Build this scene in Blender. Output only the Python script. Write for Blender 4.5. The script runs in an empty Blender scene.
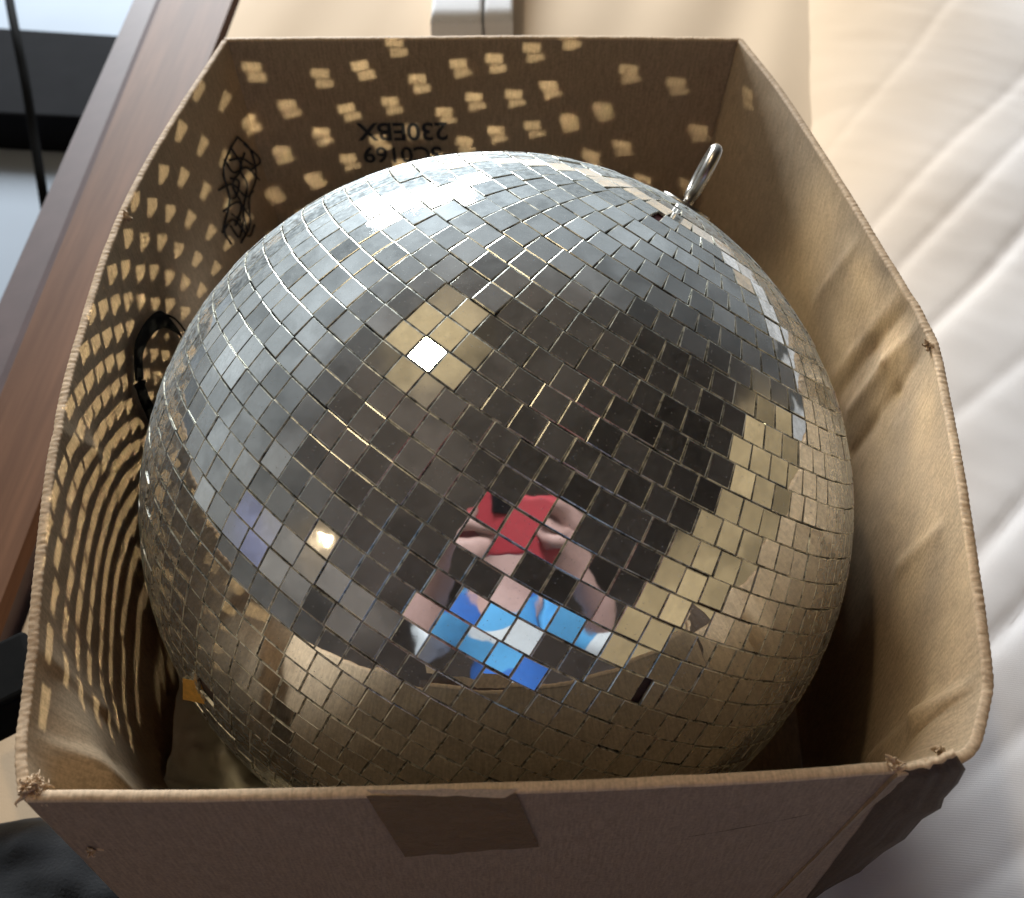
import bpy, bmesh, math, random
import numpy as np
from mathutils import Vector, Matrix, Euler, noise
random.seed(7); RNG = np.random.RandomState(5)
sc = bpy.context.scene
COL = sc.collection
rad = math.radians

# ------------------------------------------------------------------ camera
FPX = 1000.0; PITCH = rad(50)
CAM = Vector((0, -.268, .507))
FW = Vector((0, math.cos(PITCH), -math.sin(PITCH))); RT = Vector((1, 0, 0)); UP = Vector((0, math.sin(PITCH), math.cos(PITCH)))
def ray(px, py):
    return (FW + RT * ((px - 512) / FPX) - UP * ((py - 449) / FPX)).normalized()
def onz(px, py, z):
    d = ray(px, py); return CAM + d * ((z - CAM.z) / d.z)
def ony(px, py, y):
    d = ray(px, py); return CAM + d * ((y - CAM.y) / d.y)
def proj(p):
    v = Vector(p) - CAM; k = v.dot(FW)
    return (512 + FPX * v.dot(RT) / k, 449 - FPX * v.dot(UP) / k)
def adir(az, el):
    az, el = rad(az), rad(el)
    return Vector((math.sin(az) * math.cos(el), math.cos(az) * math.cos(el), math.sin(el)))
R = .15
BALL = CAM + ray(498, 503) * (R * 2.974)
cd = bpy.data.cameras.new('camera'); cam = bpy.data.objects.new('camera', cd); COL.objects.link(cam)
cd.sensor_width = 36; cd.lens = FPX / 1024 * 36; cd.clip_start = .005; cd.clip_end = 60
cam.location = CAM; cam.rotation_euler = (rad(40), 0, 0); sc.camera = cam
cd.dof.use_dof = True; cd.dof.focus_distance = .36; cd.dof.aperture_fstop = 15

# ------------------------------------------------------------------ node helpers
class NT:
    def __init__(s, tree): s.t = tree; s.n = tree.nodes; s.l = tree.links
    def new(s, typ, **kw):
        nd = s.n.new(typ)
        ins = kw.pop('ins', {})
        for k, v in kw.items(): setattr(nd, k, v)
        for k, v in ins.items(): s.set(nd, k, v)
        return nd
    def set(s, nd, k, v):
        sock = nd.inputs[k]
        if isinstance(v, bpy.types.NodeSocket): s.l.new(v, sock)
        elif isinstance(v, bpy.types.Node): s.l.new(v.outputs[0], sock)
        else: sock.default_value = v
    def math(s, op, a, b=0.0, c=None):
        nd = s.n.new('ShaderNodeMath'); nd.operation = op
        s.set(nd, 0, a); s.set(nd, 1, b)
        if c is not None: s.set(nd, 2, c)
        return nd.outputs[0]
    def mix(s, f, a, b, mode='MIX'):
        nd = s.n.new('ShaderNodeMix'); nd.data_type = 'RGBA'; nd.blend_type = mode
        s.set(nd, 0, f); s.set(nd, 6, a); s.set(nd, 7, b)
        return nd.outputs[2]
    def noise(s, vec, scale, detail=3, rough=.55, dist=0):
        nd = s.new('ShaderNodeTexNoise', ins={'Vector': vec, 'Scale': scale, 'Detail': detail, 'Roughness': rough, 'Distortion': dist})
        return nd.outputs['Fac']
    def ramp(s, fac, a, b, lo=0., hi=1., smooth=True):
        nd = s.n.new('ShaderNodeMapRange'); nd.interpolation_type = 'SMOOTHSTEP' if smooth else 'LINEAR'
        for i, v in enumerate((fac, a, b, lo, hi)): s.set(nd, i, v)
        return nd.outputs[0]
    def mapping(s, vec, scale=(1, 1, 1), rot=(0, 0, 0)):
        return s.new('ShaderNodeMapping', ins={'Vector': vec, 'Scale': scale, 'Rotation': rot}).outputs[0]
def c4(c): return (c[0], c[1], c[2], 1)
def material(name):
    m = bpy.data.materials.new(name); m.use_nodes = True
    t = NT(m.node_tree); p = m.node_tree.nodes['Principled BSDF']
    return m, t, p
def simple(name, col, rough=.6, var=.15, scale=60, bump=.0, metallic=0., bscale=None, sheen=0.):
    m, t, p = material(name)
    tc = t.new('ShaderNodeTexCoord').outputs['Object']
    n = t.noise(tc, scale, 4)
    a = tuple(max(0, c * (1 - var)) for c in col); b = tuple(min(1, c * (1 + var)) for c in col)
    t.set(p, 'Base Color', t.mix(n, c4(a), c4(b)))
    p.inputs['Roughness'].default_value = rough; p.inputs['Metallic'].default_value = metallic
    if sheen: p.inputs['Sheen Weight'].default_value = sheen
    p.inputs['Specular IOR Level'].default_value = .5 if rough < .85 else .05
    if bump:
        h = t.noise(tc, bscale or scale * 4, 5, .6)
        bp = t.new('ShaderNodeBump', ins={'Height': h, 'Strength': bump, 'Distance': .001})
        t.set(p, 'Normal', bp)
    return m

# ------------------------------------------------------------------ object helpers
def link(name, me, mat=None, parent=None):
    o = bpy.data.objects.new(name, me); COL.objects.link(o)
    if mat:
        for m in (mat if isinstance(mat, (list, tuple)) else [mat]): me.materials.append(m)
    if parent: o.parent = parent; o.matrix_parent_inverse = Matrix.Translation(-parent.location)
    return o
def mesh(name, vs, fs, mat=None, parent=None, smooth=True, mi=None, uv=None):
    me = bpy.data.meshes.new(name); me.from_pydata([tuple(v) for v in vs], [], fs)
    if mi is not None: me.polygons.foreach_set('material_index', mi)
    if smooth: me.polygons.foreach_set('use_smooth', [True] * len(fs))
    if uv is not None:
        lay = me.uv_layers.new(name='UVMap')
        li = np.zeros(len(me.loops), dtype=np.int32); me.loops.foreach_get('vertex_index', li)
        lay.data.foreach_set('uv', np.array(uv, dtype=np.float32)[li].ravel())
    me.update()
    return link(name, me, mat, parent)
def tag(o, label=None, cat=None, group=None, kind=None):
    if label: o['label'] = label
    if cat: o['category'] = cat
    if group: o['group'] = group
    if kind: o['kind'] = kind
    return o
def empty(name, loc, label, cat):
    o = bpy.data.objects.new(name, None); COL.objects.link(o); o.location = loc; o.empty_display_size = .05
    return tag(o, label, cat)
def spline(pts, n):
    """Catmull-Rom resample, uniform by arc length"""
    P = np.array([tuple(p) for p in pts], float)
    Q = np.vstack([2 * P[0] - P[1], P, 2 * P[-1] - P[-2]])
    out = []
    for i in range(1, len(Q) - 2):
        t = np.linspace(0, 1, 40, endpoint=False)[:, None]
        a, b, c, d = Q[i - 1], Q[i], Q[i + 1], Q[i + 2]
        out.append(.5 * ((2 * b) + (-a + c) * t + (2 * a - 5 * b + 4 * c - d) * t ** 2 + (-a + 3 * b - 3 * c + d) * t ** 3))
    out = np.vstack(out + [P[-1][None]])
    s = np.r_[0, np.cumsum(np.linalg.norm(np.diff(out, axis=0), axis=1))]
    q = np.linspace(0, s[-1], n)
    return np.stack([np.interp(q, s, out[:, k]) for k in range(P.shape[1])], 1)
def tube(pts, r, seg=10, flat=1.0, up=None, caps=True):
    P = [Vector(p) for p in pts]; n = len(P); vs = []; fs = []
    rr = r if hasattr(r, '__len__') else [r] * n
    prev = Vector(up) if up else Vector((.3, .2, .93))
    for i, p in enumerate(P):
        t = (P[min(i + 1, n - 1)] - P[max(i - 1, 0)]).normalized()
        a = (prev - t * prev.dot(t)).normalized(); b = t.cross(a)
        if not up: prev = a
        for k in range(seg):
            w = 2 * math.pi * k / seg
            vs.append(p + a * (math.cos(w) * rr[i]) + b * (math.sin(w) * rr[i] * flat))
    for i in range(n - 1):
        for k in range(seg):
            fs.append((i * seg + k, i * seg + (k + 1) % seg, (i + 1) * seg + (k + 1) % seg, (i + 1) * seg + k))
    if caps: fs.append(tuple(range(seg))[::-1]); fs.append(tuple((n - 1) * seg + k for k in range(seg)))
    return vs, fs
def join(parts):
    V = []; F = []
    for vs, fs in parts:
        o = len(V); V += list(vs); F += [tuple(i + o for i in f) for f in fs]
    return V, F
def nz(x, y, z=0., s=1.): return noise.noise(Vector((x * s, y * s, z * s)))

# ------------------------------------------------------------------ materials
def cardboard(name, base=(.42, .30, .18), dark=.82, stain=.35):
    m, t, p = material(name)
    uv = t.new('ShaderNodeUVMap').outputs[0]
    ob = t.new('ShaderNodeTexCoord').outputs['Object']
    n1 = t.noise(ob, 14, 5, .6); n2 = t.noise(t.mapping(uv, (900, 90, 1)), 1, 4, .65); n3 = t.noise(ob, 900, 2, .5)
    st = t.math('ADD', t.math('MULTIPLY', n2, .6), t.math('MULTIPLY', n3, .4))
    a = c4([c * dark * .86 for c in base]); b = c4([min(1, c * 1.18) for c in base])
    col = t.mix(t.ramp(st, .3, .7), a, b)
    g = c4((base[0] * .72, base[1] * .75, base[2] * .82))
    col = t.mix(t.math('MULTIPLY', t.ramp(n1, .45, .75), stain), col, g)
    t.set(p, 'Base Color', col); p.inputs['Roughness'].default_value = .72
    p.inputs['Specular IOR Level'].default_value = .35
    w = t.new('ShaderNodeTexWave', wave_type='BANDS', bands_direction='X', wave_profile='SIN',
              ins={'Vector': uv, 'Scale': 1 / .0056 * .5, 'Distortion': 1.2, 'Detail': 2.0, 'Detail Scale': .05})
    h = t.math('ADD', t.math('MULTIPLY', w.outputs['Fac'], .09), t.math('MULTIPLY', t.noise(ob, 120, 5, .65), .5))
    h = t.math('ADD', h, t.math('MULTIPLY', n3, .25))
    bp = t.new('ShaderNodeBump', ins={'Height': h, 'Strength': .28, 'Distance': .0006})
    t.set(p, 'Normal', bp)
    return m
M_in = cardboard('cardboard_inner', (.55, .405, .26))
M_out = cardboard('cardboard_outer', (.27, .19, .14), stain=.25)
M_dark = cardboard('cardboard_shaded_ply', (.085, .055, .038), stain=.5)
M_edge = cardboard('cardboard_edge', (.62, .45, .29), stain=.5)

def mirror_mat():
    m, t, p = material('mirror_glass')
    geo = t.new('ShaderNodeNewGeometry'); ob = t.new('ShaderNodeTexCoord').outputs['Object']
    rnd = geo.outputs['Random Per Island']
    smear = t.noise(ob, 26, 5, .65, .6); fine = t.noise(ob, 420, 3, .6)
    specks = t.ramp(t.noise(ob, 1300, 1, .5), .68, .78)
    t.set(p, 'Base Color', t.mix(rnd, c4((.76, .755, .73)), c4((.95, .94, .91))))
    p.inputs['Metallic'].default_value = 1
    t.set(p, 'Roughness', t.math('ADD', t.math('MULTIPLY', t.ramp(smear, .35, .7), .025), .012))
    # faint unevenness of the glass
    bp = t.new('ShaderNodeBump', ins={'Height': t.noise(ob, 55, 2, .5), 'Strength': .05, 'Distance': .002})
    t.set(p, 'Normal', bp)
    dust = t.new('ShaderNodeBsdfDiffuse', ins={'Color': c4((.55, .56, .55))})
    lw = t.new('ShaderNodeLayerWeight', ins={'Blend': .5}).outputs['Facing']
    gr = t.math('POWER', lw, 3.0)
    f = t.math('ADD', t.math('MULTIPLY', gr, .85), t.math('MULTIPLY', t.math('ADD', rnd, .4), .08))
    f = t.math('MULTIPLY', f, t.math('ADD', t.math('MULTIPLY', smear, 1.0), t.math('MULTIPLY', t.ramp(fine, .3, .7), .9)))
    f = t.math('ADD', f, t.math('MULTIPLY', specks, .42))
    haze = t.new('ShaderNodeBsdfAnisotropic', ins={'Color': c4((.50, .56, .58)), 'Roughness': .6})
    dh = t.new('ShaderNodeMixShader', ins={0: t.math('ADD', t.math('MULTIPLY', lw, .5), .15), 1: dust.outputs[0], 2: haze.outputs[0]})
    mx = t.new('ShaderNodeMixShader', ins={0: f, 1: p.outputs[0], 2: dh.outputs[0]})
    out = m.node_tree.nodes['Material Output']; t.l.new(mx.outputs[0], out.inputs[0])
    return m
M_mirror = mirror_mat()
def glass_edge():
    m, t, p = material('glass_edge')
    ob = t.new('ShaderNodeTexCoord').outputs['Object']
    n = t.noise(ob, 300, 3)
    t.set(p, 'Base Color', t.mix(t.ramp(n, .35, .65), c4((.40, .41, .37)), c4((.92, .90, .78))))
    p.inputs['Metallic'].default_value = .7
    t.set(p, 'Roughness', t.math('ADD', t.math('MULTIPLY', n, .45), .08))
    return m
M_gedge = glass_edge()
def core_mat():
    m, t, p = material('ball_core')
    ob = t.new('ShaderNodeTexCoord').outputs['Object']
    n = t.noise(ob, 9, 3)
    t.set(p, 'Base Color', t.mix(t.ramp(n, .48, .62), c4((.05, .045, .04)), c4((.22, .035, .06))))
    p.inputs['Roughness'].default_value = .6
    return m
M_core = core_mat()
M_steel = simple('hook_steel', (.42, .39, .35), .32, .2, 200, .1, 1.0)
M_black = simple('black_plastic', (.008, .008, .008), .86, .3, 100)
M_ink = simple('printing_ink', (.02, .018, .02), .6, .3, 300)
M_tape = simple('parcel_tape', (.095, .058, .040), .22, .3, 90, .55, bscale=220)

# ------------------------------------------------------------------ world (the room's light as seen all round)
w = bpy.data.worlds.new('World'); sc.world = w; w.use_nodes = True
t = NT(w.node_tree); bg = w.node_tree.nodes['Background']
dirv = t.new('ShaderNodeTexCoord').outputs['Generated']
nrm = t.new('ShaderNodeVectorMath', operation='NORMALIZE', ins={0: dirv}).outputs[0]
sep = t.new('ShaderNodeSeparateXYZ', ins={0: nrm})
Z = sep.outputs[2]
col = t.mix(t.ramp(Z, .45, .98), c4((.046, .038, .034)), c4((.115, .097, .082)))     # walls -> ceiling
col = t.mix(t.ramp(Z, -.35, .0), c4((.16, .12, .08)), col)
def blob(col, az, el, inner, outer, c, squash=None):
    d = adir(az, el)
    if squash:
        # elliptical: compare azimuth and elevation separately
        azn = t.new('ShaderNodeMath', operation='ARCTAN2', ins={0: sep.outputs[0], 1: sep.outputs[1]}).outputs[0]
        eln = t.math('ARCSINE', Z)
        da = t.math('SUBTRACT', azn, rad(az)); da = t.math('WRAP', da, math.pi, -math.pi)
        x = t.math('DIVIDE', da, rad(squash[0])); y = t.math('DIVIDE', t.math('SUBTRACT', eln, rad(el)), rad(squash[1]))
        k = t.math('SQRT', t.math('ADD', t.math('POWER', t.math('ABSOLUTE', x), 3.), t.math('POWER', t.math('ABSOLUTE', y), 3.)))
        f = t.ramp(k, inner, outer, 1., 0.)
    else:
        dt = t.new('ShaderNodeVectorMath', operation='DOT_PRODUCT', ins={0: nrm, 1: tuple(d)}).outputs['Value']
        f = t.ramp(dt, math.cos(rad(outer)), math.cos(rad(inner)))
    return t.mix(f, col, t.mix(1., col, c4(c), 'ADD'))
col = blob(col, -15, 16, .0, 1.75, (.38, .45, .50), (62, 34))       # pale wall and curtain round the window
col = blob(col, -70, 10, .2, 1.5, (.10, .11, .11), (60, 24))       # side wall on the left
col = blob(col, 108, 3, .80, 1.02, (.34, .26, .135), (44, 17))         # lamp-lit wall on the right
col = blob(col, -54, 70, 2, 17, (.58, .45, .23))
col = blob(col, -122, 21, 1, 9, (.22, .15, .07))
col = blob(col, -12, 15, 6, 19, (.26, .31, .36))                    # glow round the window, put into the world colour
col = blob(col, -104, 7, .4, 1.1, (.04, .05, .15), (7, 7))
col = blob(col, -128, 12, .5, 1.1, (.12, .11, .10), (26, 9))
dk = t.new('ShaderNodeVectorMath', operation='DOT_PRODUCT', ins={0: nrm, 1: tuple(adir(125, 38))}).outputs['Value']
dkf = t.ramp(dk, math.cos(rad(80)), math.cos(rad(22)), 0., .70)
dkf = t.math('MULTIPLY', dkf, t.ramp(Z, .24, .36))
col = t.mix(dkf, col, c4((.004, .0035, .003)))
v1 = t.ramp(t.noise(nrm, 2.2, 3, .6), .30, .72, .55, 1.5); v2 = t.ramp(t.noise(nrm, 9, 4, .7), .30, .70, .72, 1.30)
col = t.mix(1., col, t.new('ShaderNodeCombineColor', ins={0: t.math('MULTIPLY', v1, v2), 1: t.math('MULTIPLY', v1, v2), 2: t.math('MULTIPLY', v1, v2)}).outputs[0], 'MULTIPLY')
t.set(bg, 'Color', col); bg.inputs['Strength'].default_value = 1.0

def area(name, loc, aim, sx, sy, power, color, spread=180):
    L = bpy.data.lights.new(name, 'AREA'); L.shape = 'RECTANGLE'; L.size = sx; L.size_y = sy
    L.energy = power; L.color = color; L.spread = rad(spread)
    o = bpy.data.objects.new(name, L); COL.objects.link(o); o.location = loc
    o.rotation_euler = (Vector(aim) - Vector(loc)).to_track_quat('-Z', 'Z').to_euler()
    return o
cen = Vector((0, 0, .2))
area('window_light', cen + adir(-15, 15) * 3.2, cen, 1.15, 1.05, 195, (.90, .96, 1.0))
area('window_light', cen + adir(-35, 20) * 3.2, cen, .22, .14, 4, (.93, .97, 1.0))
def point(name, loc, r, power, color):
    L = bpy.data.lights.new(name, 'POINT'); L.shadow_soft_size = r; L.energy = power; L.color = color
    o = bpy.data.objects.new(name, L); COL.objects.link(o); o.location = loc; return o
LAMP = cen + adir(-54, 70) * 1.9
point('ceiling_lamp', LAMP, .05, 22, (1, .80, .52))
TLAMP = cen + adir(-122, 21) * 2.2
point('table_lamp', TLAMP, .013, 2.2, (1, .78, .5))

# ------------------------------------------------------------------ cardboard box
RZ = .237
box = empty('cardboard_box', (0, .04, 0), 'worn open cardboard box of kraft brown board holding the mirror ball', 'cardboard box')
TH = .0031
class Wall:
    def __init__(s, rim, bot, inward, nu=300, nv=170):
        s.rim = spline(rim, nu); s.bot = spline(bot, nu); s.nu = nu; s.nv = nv
        s.len = np.r_[0, np.cumsum(np.linalg.norm(np.diff(s.rim, axis=0), axis=1))]
        s.inw = Vector(inward)
        s.cre = []; s.tilt = []; s.sgn = None
    def base(s, i, v):   # v 0 rim .. 1 bottom
        return s.rim[i] * (1 - v) + s.bot[i] * v
    def normal(s, i):
        a = s.rim[max(i - 1, 0)]; b = s.rim[min(i + 1, s.nu - 1)]
        d = b - a; n = Vector((-d[1], d[0], 0)).normalized()
        if s.sgn is None:
            q = s.rim[s.nu // 3 + 1] - s.rim[s.nu // 3]; s.sgn = 1 if Vector((-q[1], q[0], 0)).dot(s.inw) > 0 else -1
        return n * s.sgn
    def find(s, px, py):
        best = None
        for i in range(0, s.nu, 2):
            for j in range(0, 61):
                v = j / 60; q = proj(s.base(i, v)); d = (q[0] - px) ** 2 + (q[1] - py) ** 2
                if best is None or d < best[0]: best = (d, i, v)
        return best[1], best[2]
    def loc(s, px, py, off=0.):
        i, v = s.find(px, py); return Vector(s.base(i, v)) + s.normal(i) * off
    def crease(s, pts, amp, wid):
        q = []
        for p in pts:
            i, v = s.find(*p); q.append((s.len[i], v * RZ))
        s.cre.append((q, amp, wid))
    def fold(s, a, b, slope, mx, soft=.004):
        q = []
        for p in (a, b):
            i, v = s.find(*p); q.append((s.len[i], v * RZ))
        s.tilt.append((q, slope, mx, soft))
    def disp(s, i, v):
        x, y = s.len[i], v * RZ
        h = .0004 * nz(x, y, 3.3, 22) + .0002 * nz(x, y, 1.3, 90)
        for ((x0, y0), (x1, y1)), sl, mx, soft in s.tilt:
            dx, dy = x1 - x0, y1 - y0; L = math.hypot(dx, dy)
            d = ((x - x0) * dy - (y - y0) * dx) / L * (1 if sl > 0 else -1)
            d = d if d > soft else (0 if d < -soft else (d + soft) ** 2 / (4 * soft))
            g = min(1, y / .035) * min(1, (s.len[-1] - x) / .02, x / .02); h += (g * g * (3 - 2 * g)) * min(mx, abs(sl) * d) if mx > 0 else max(mx, -abs(sl) * d)
        ce = min(1, (s.len[-1] - x) / .03) * (.25 + .75 * min(1, y / .02))
        for q, amp, wid in s.cre:
            for (x0, y0), (x1, y1) in zip(q[:-1], q[1:]):
                dx, dy = x1 - x0, y1 - y0; L2 = dx * dx + dy * dy + 1e-12
                k = ((x - x0) * dx + (y - y0) * dy) / L2; kk = min(1, max(0, k))
                d = math.hypot(x - x0 - kk * dx, y - y0 - kk * dy)
                side = math.tanh(((x - x0) * dy - (y - y0) * dx) / math.sqrt(L2) / .0022)
                if d < wid * 3.5:
                    h += ce * amp * math.exp(-(math.sqrt(d * d + 4e-6) - .002) / wid) * (.675 + .325 * side)
        return h
    def build(s, name, mats, parent, teeth=True, label=None):
        vs = []; fs = []; uv = []; mi = []
        H = RZ
        for j in range(s.nv + 1):
            v = (j / s.nv)
            for i in range(s.nu):
                p = Vector(s.base(i, v)); n = s.normal(i)
                vs.append(p + n * s.disp(i, v)); uv.append((s.len[i], v * H))
        nI = len(vs)
        for j in range(s.nv + 1):
            v = (j / s.nv)
            for i in range(s.nu):
                p = Vector(s.base(i, v)); n = s.normal(i)
                vs.append(p + n * (s.disp(i, v) - TH)); uv.append((s.len[i], v * H))
        flip = s.flip = (Vector(s.rim[1] - s.rim[0]).cross(Vector((0, 0, -1)))).dot(s.normal(0)) < 0
        def add(a, b, c, d, m, f):
            fs.append((a, b, c, d) if not f else (d, c, b, a)); mi.append(m)
        for j in range(s.nv):
            for i in range(s.nu - 1):
                a = j * s.nu + i; b = a + 1; c = b + s.nu; d = a + s.nu
                add(a, b, c, d, 0, flip)
                add(a + nI, b + nI, c + nI, d + nI, 1, not flip)
        for i in range(s.nu - 1): add((s.nv) * s.nu + i, s.nv * s.nu + i + 1, s.nv * s.nu + i + 1 + nI, s.nv * s.nu + i + nI, 2, flip)
        for e in (0, s.nu - 1):
            for j in range(s.nv):
                a = j * s.nu + e; add(a, a + s.nu, a + s.nu + nI, a + nI, 2, flip)
        # rim: raw corrugated edge, finer mesh than the sheet
        L = s.len[-1]; m = int(L / .00045)
        off = len(vs)
        for k in range(m + 1):
            x = L * k / m; fi = np.interp(x, s.len, np.arange(s.nu)); i0 = min(int(fi), s.nu - 2); f = fi - i0
            p = Vector(s.rim[i0] * (1 - f) + s.rim[i0 + 1] * f)
            n = (s.normal(i0) * (1 - f) + s.normal(i0 + 1) * f).normalized()
            d = s.disp(i0, 0) * (1 - f) + s.disp(i0 + 1, 0) * f
            ph = 2 * math.pi * x / .0026
            wv = .5 + .5 * math.sin(ph + 1.5 * nz(x, 0, 0, 60))
            rg = .00022 * nz(x, 1, 2, 700) + .00022 * nz(x, 5, 2, 150)
            if not teeth: wv = .5 + .4 * nz(x, 9, 1, 500)
            prof = ((.00010, -.0007), (.00016 * wv, .00015), (-.0004, .0005 + rg + .0002 * wv), (-TH + .0004, .0005 + rg + .0002 * (1 - wv)), (-TH - .0002 * (1 - wv), .00015), (-TH - .0001, -.0007))
            for a, z in prof:
                vs.append(p + n * (d + a) + Vector((0, 0, z))); uv.append((x, a))
        for k in range(m):
            for q in range(5):
                a = off + k * 6 + q; add(a, a + 1, a + 7, a + 6, 2, not flip)
        o = mesh(name, vs, fs, mats, parent, True, mi, uv)
        if label: o['label'] = label
        return o
def rz(py): return RZ - .0105 * min(1, max(0, (py - 480) / 220))
def rimz(pts): return [onz(x, y, rz(y)) for x, y in pts]
RF = rz(780)
WL = Wall(rimz([(29, 791), (26, 745), (33, 690), (44, 570), (60, 440), (88, 322), (125, 215), (172, 128), (228, 41)]),
          [(-.132, -.163, 0), (-.150, -.12, 0), (-.159, -.04, 0), (-.160, .05, 0), (-.152, .15, 0), (-.14, .244, 0)], (1, 0, 0))
WB = Wall(rimz([(224, 41), (400, 40), (560, 39), (741, 41)]), [(-.147, .243, 0), (-.03, .245, 0), (.108, .243, 0)], (0, -1, 0))
WR = Wall(rimz([(738, 41), (778, 93), (822, 160), (868, 235), (905, 296), (929, 342), (943, 405), (956, 480), (971, 580), (983, 664), (986, 677), (985, 690), (973, 731), (968, 743), (957, 752), (925, 758), (892, 766)]),
          [(.10, .244, 0), (.138, .16, 0), (.153, .07, 0), (.155, 0, 0), (.150, -.07, 0), (.130, -.13, 0), (.112, -.150, 0), (.085, -.1545, 0)], (-1, 0, 0))
fr = [onz(29, 791, RF), onz(250, 789, RF), onz(500, 782, RF), onz(700, 775, RF), onz(896, 762, RF)]
WF = Wall(fr, [(p.x, p.y - .001, 0) for p in fr], (0, 1, 0))
def front_y(x, off=.0008):
    return float(np.interp(x, WF.rim[:, 0], WF.rim[:, 1])) - TH - off
def onf(px, py, off=.0008):
    y = -.16
    for _ in range(3): y = front_y(ony(px, py, y).x, off)
    return ony(px, py, y)
WLS = -.5; WRS = .35
# crushed creases seen in the photograph
WL.crease([(34, 657), (95, 712), (182, 786)], .0028, .006)
WL.crease([(62, 432), (85, 455), (118, 492)], .0022, .004)
WL.crease([(45, 738), (90, 770), (120, 784)], -.0016, .005)
WR.crease([(912, 303), (872, 345), (835, 392)], -.0020, .0045)
WR.crease([(921, 322), (885, 362), (848, 410)], .0018, .0035)
WR.crease([(929, 340), (893, 388), (852, 447)], -.0022, .0040)
WR.crease([(925, 352), (880, 410)], .0012, .003)
WR.crease([(905, 285), (850, 350), (815, 400)], .0010, .004)
WR.crease([(985, 678), (935, 708), (880, 752)], .0050, .0075)
WR.crease([(940, 530), (900, 562)], .0016, .004)
WR.crease([(860, 240), (815, 300)], .0010, .005)
WL.fold((34, 657), (182, 786), WLS, .019, .0015)
WR.fold((985, 678), (880, 752), WRS, .010, .0012)
WB.crease([(700, 60), (660, 150)], .0006, .004)
WL.build('side_panel', [M_in, M_out, M_edge], box, True)
WB.build('back_panel', [M_in, M_out, M_edge], box, False)
WR.build('side_panel', [M_in, M_out, M_edge], box, True, 'side panel creased and crushed inward near the quilt')
WF.build('front_panel', [M_in, M_out, M_edge], box, False)
vs = []; fs = []
flo = [tuple(p) for p in WF.bot[::20]] + [tuple(p) for p in WR.bot[::-1][::20]] + [tuple(p) for p in WB.bot[::-1][::20]] + [tuple(p) for p in WL.bot[::-1][::20]]
n = len(flo); vs = [(p[0], p[1], .0006) for p in flo] + [(0, .04, .0006)] + [(p[0], p[1], -.0025) for p in flo] + [(0, .04, -.0025)]
for i in range(n):
    j = (i + 1) % n; fs.append((n, i, j)); fs.append((2 * n + 1, n + 1 + j, n + 1 + i)); fs.append((i, n + 1 + i, n + 1 + j, j))
mesh('base_panel', vs, fs, M_in, box, False, uv=[(v[0], v[1]) for v in vs])

# split front-right corner: the ply behind the tear, shade put into its dark colour, and its ragged lip
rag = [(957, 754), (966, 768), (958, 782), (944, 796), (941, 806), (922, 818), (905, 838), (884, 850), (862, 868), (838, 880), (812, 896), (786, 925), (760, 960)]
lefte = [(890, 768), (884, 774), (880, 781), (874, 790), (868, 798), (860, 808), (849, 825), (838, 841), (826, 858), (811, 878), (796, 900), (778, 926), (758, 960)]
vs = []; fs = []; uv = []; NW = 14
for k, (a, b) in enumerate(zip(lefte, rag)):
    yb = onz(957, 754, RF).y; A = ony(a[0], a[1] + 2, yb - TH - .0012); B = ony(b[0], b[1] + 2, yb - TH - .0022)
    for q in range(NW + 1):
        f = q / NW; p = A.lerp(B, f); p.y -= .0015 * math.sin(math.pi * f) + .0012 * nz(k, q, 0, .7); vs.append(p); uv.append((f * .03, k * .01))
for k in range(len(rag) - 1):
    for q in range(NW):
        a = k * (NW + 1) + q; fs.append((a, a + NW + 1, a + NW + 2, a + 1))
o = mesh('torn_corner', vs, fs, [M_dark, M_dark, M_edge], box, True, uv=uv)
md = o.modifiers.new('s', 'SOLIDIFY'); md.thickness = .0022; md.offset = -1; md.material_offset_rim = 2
# frayed fibres at the front-left corner
def fray(c, n, rr, seed):
    rs = random.Random(seed); parts = []
    for k in range(n):
        a = Vector((rs.uniform(-1, 1), rs.uniform(-1, 1), rs.uniform(-.8, 1))) * rr * .5 + Vector(c)
        d = Vector((rs.uniform(-1, 1), rs.uniform(-1, 1), rs.uniform(-1, 1))).normalized() * rr * rs.uniform(.4, 1)
        pts = [a + d * s + Vector((rs.uniform(-1, 1), rs.uniform(-1, 1), rs.uniform(-1, 1))) * rr * .18 for s in (0, .35, .7, 1)]
        w = rs.uniform(.0003, .0011)
        parts.append(tube(spline(pts, 7), [w, w, w * .9, w * .8, w * .7, w * .5, w * .2], 5, .35))
    return join(parts)
V, F = fray(onz(36, 789, RF - .0005), 110, .0042, 3)
mesh('frayed_corner', V, F, M_edge, box, True, uv=[(v[0], v[2]) for v in V])
V, F = fray(onf(92, 848, 0), 14, .0030, 8)
V2, F2 = fray(onz(128, 216, RZ), 10, .003, 9)
V3, F3 = fray(onz(928, 345, RZ), 10, .0024, 10)
for V, F in ((V, F), (V2, F2), (V3, F3), fray(onz(893, 765, RF), 40, .0030, 21), fray(onz(940, 750, RF), 24, .0020, 22)): mesh('torn_fibre', V, F, M_edge, box, True, uv=[(v[0], v[2]) for v in V])

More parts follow.
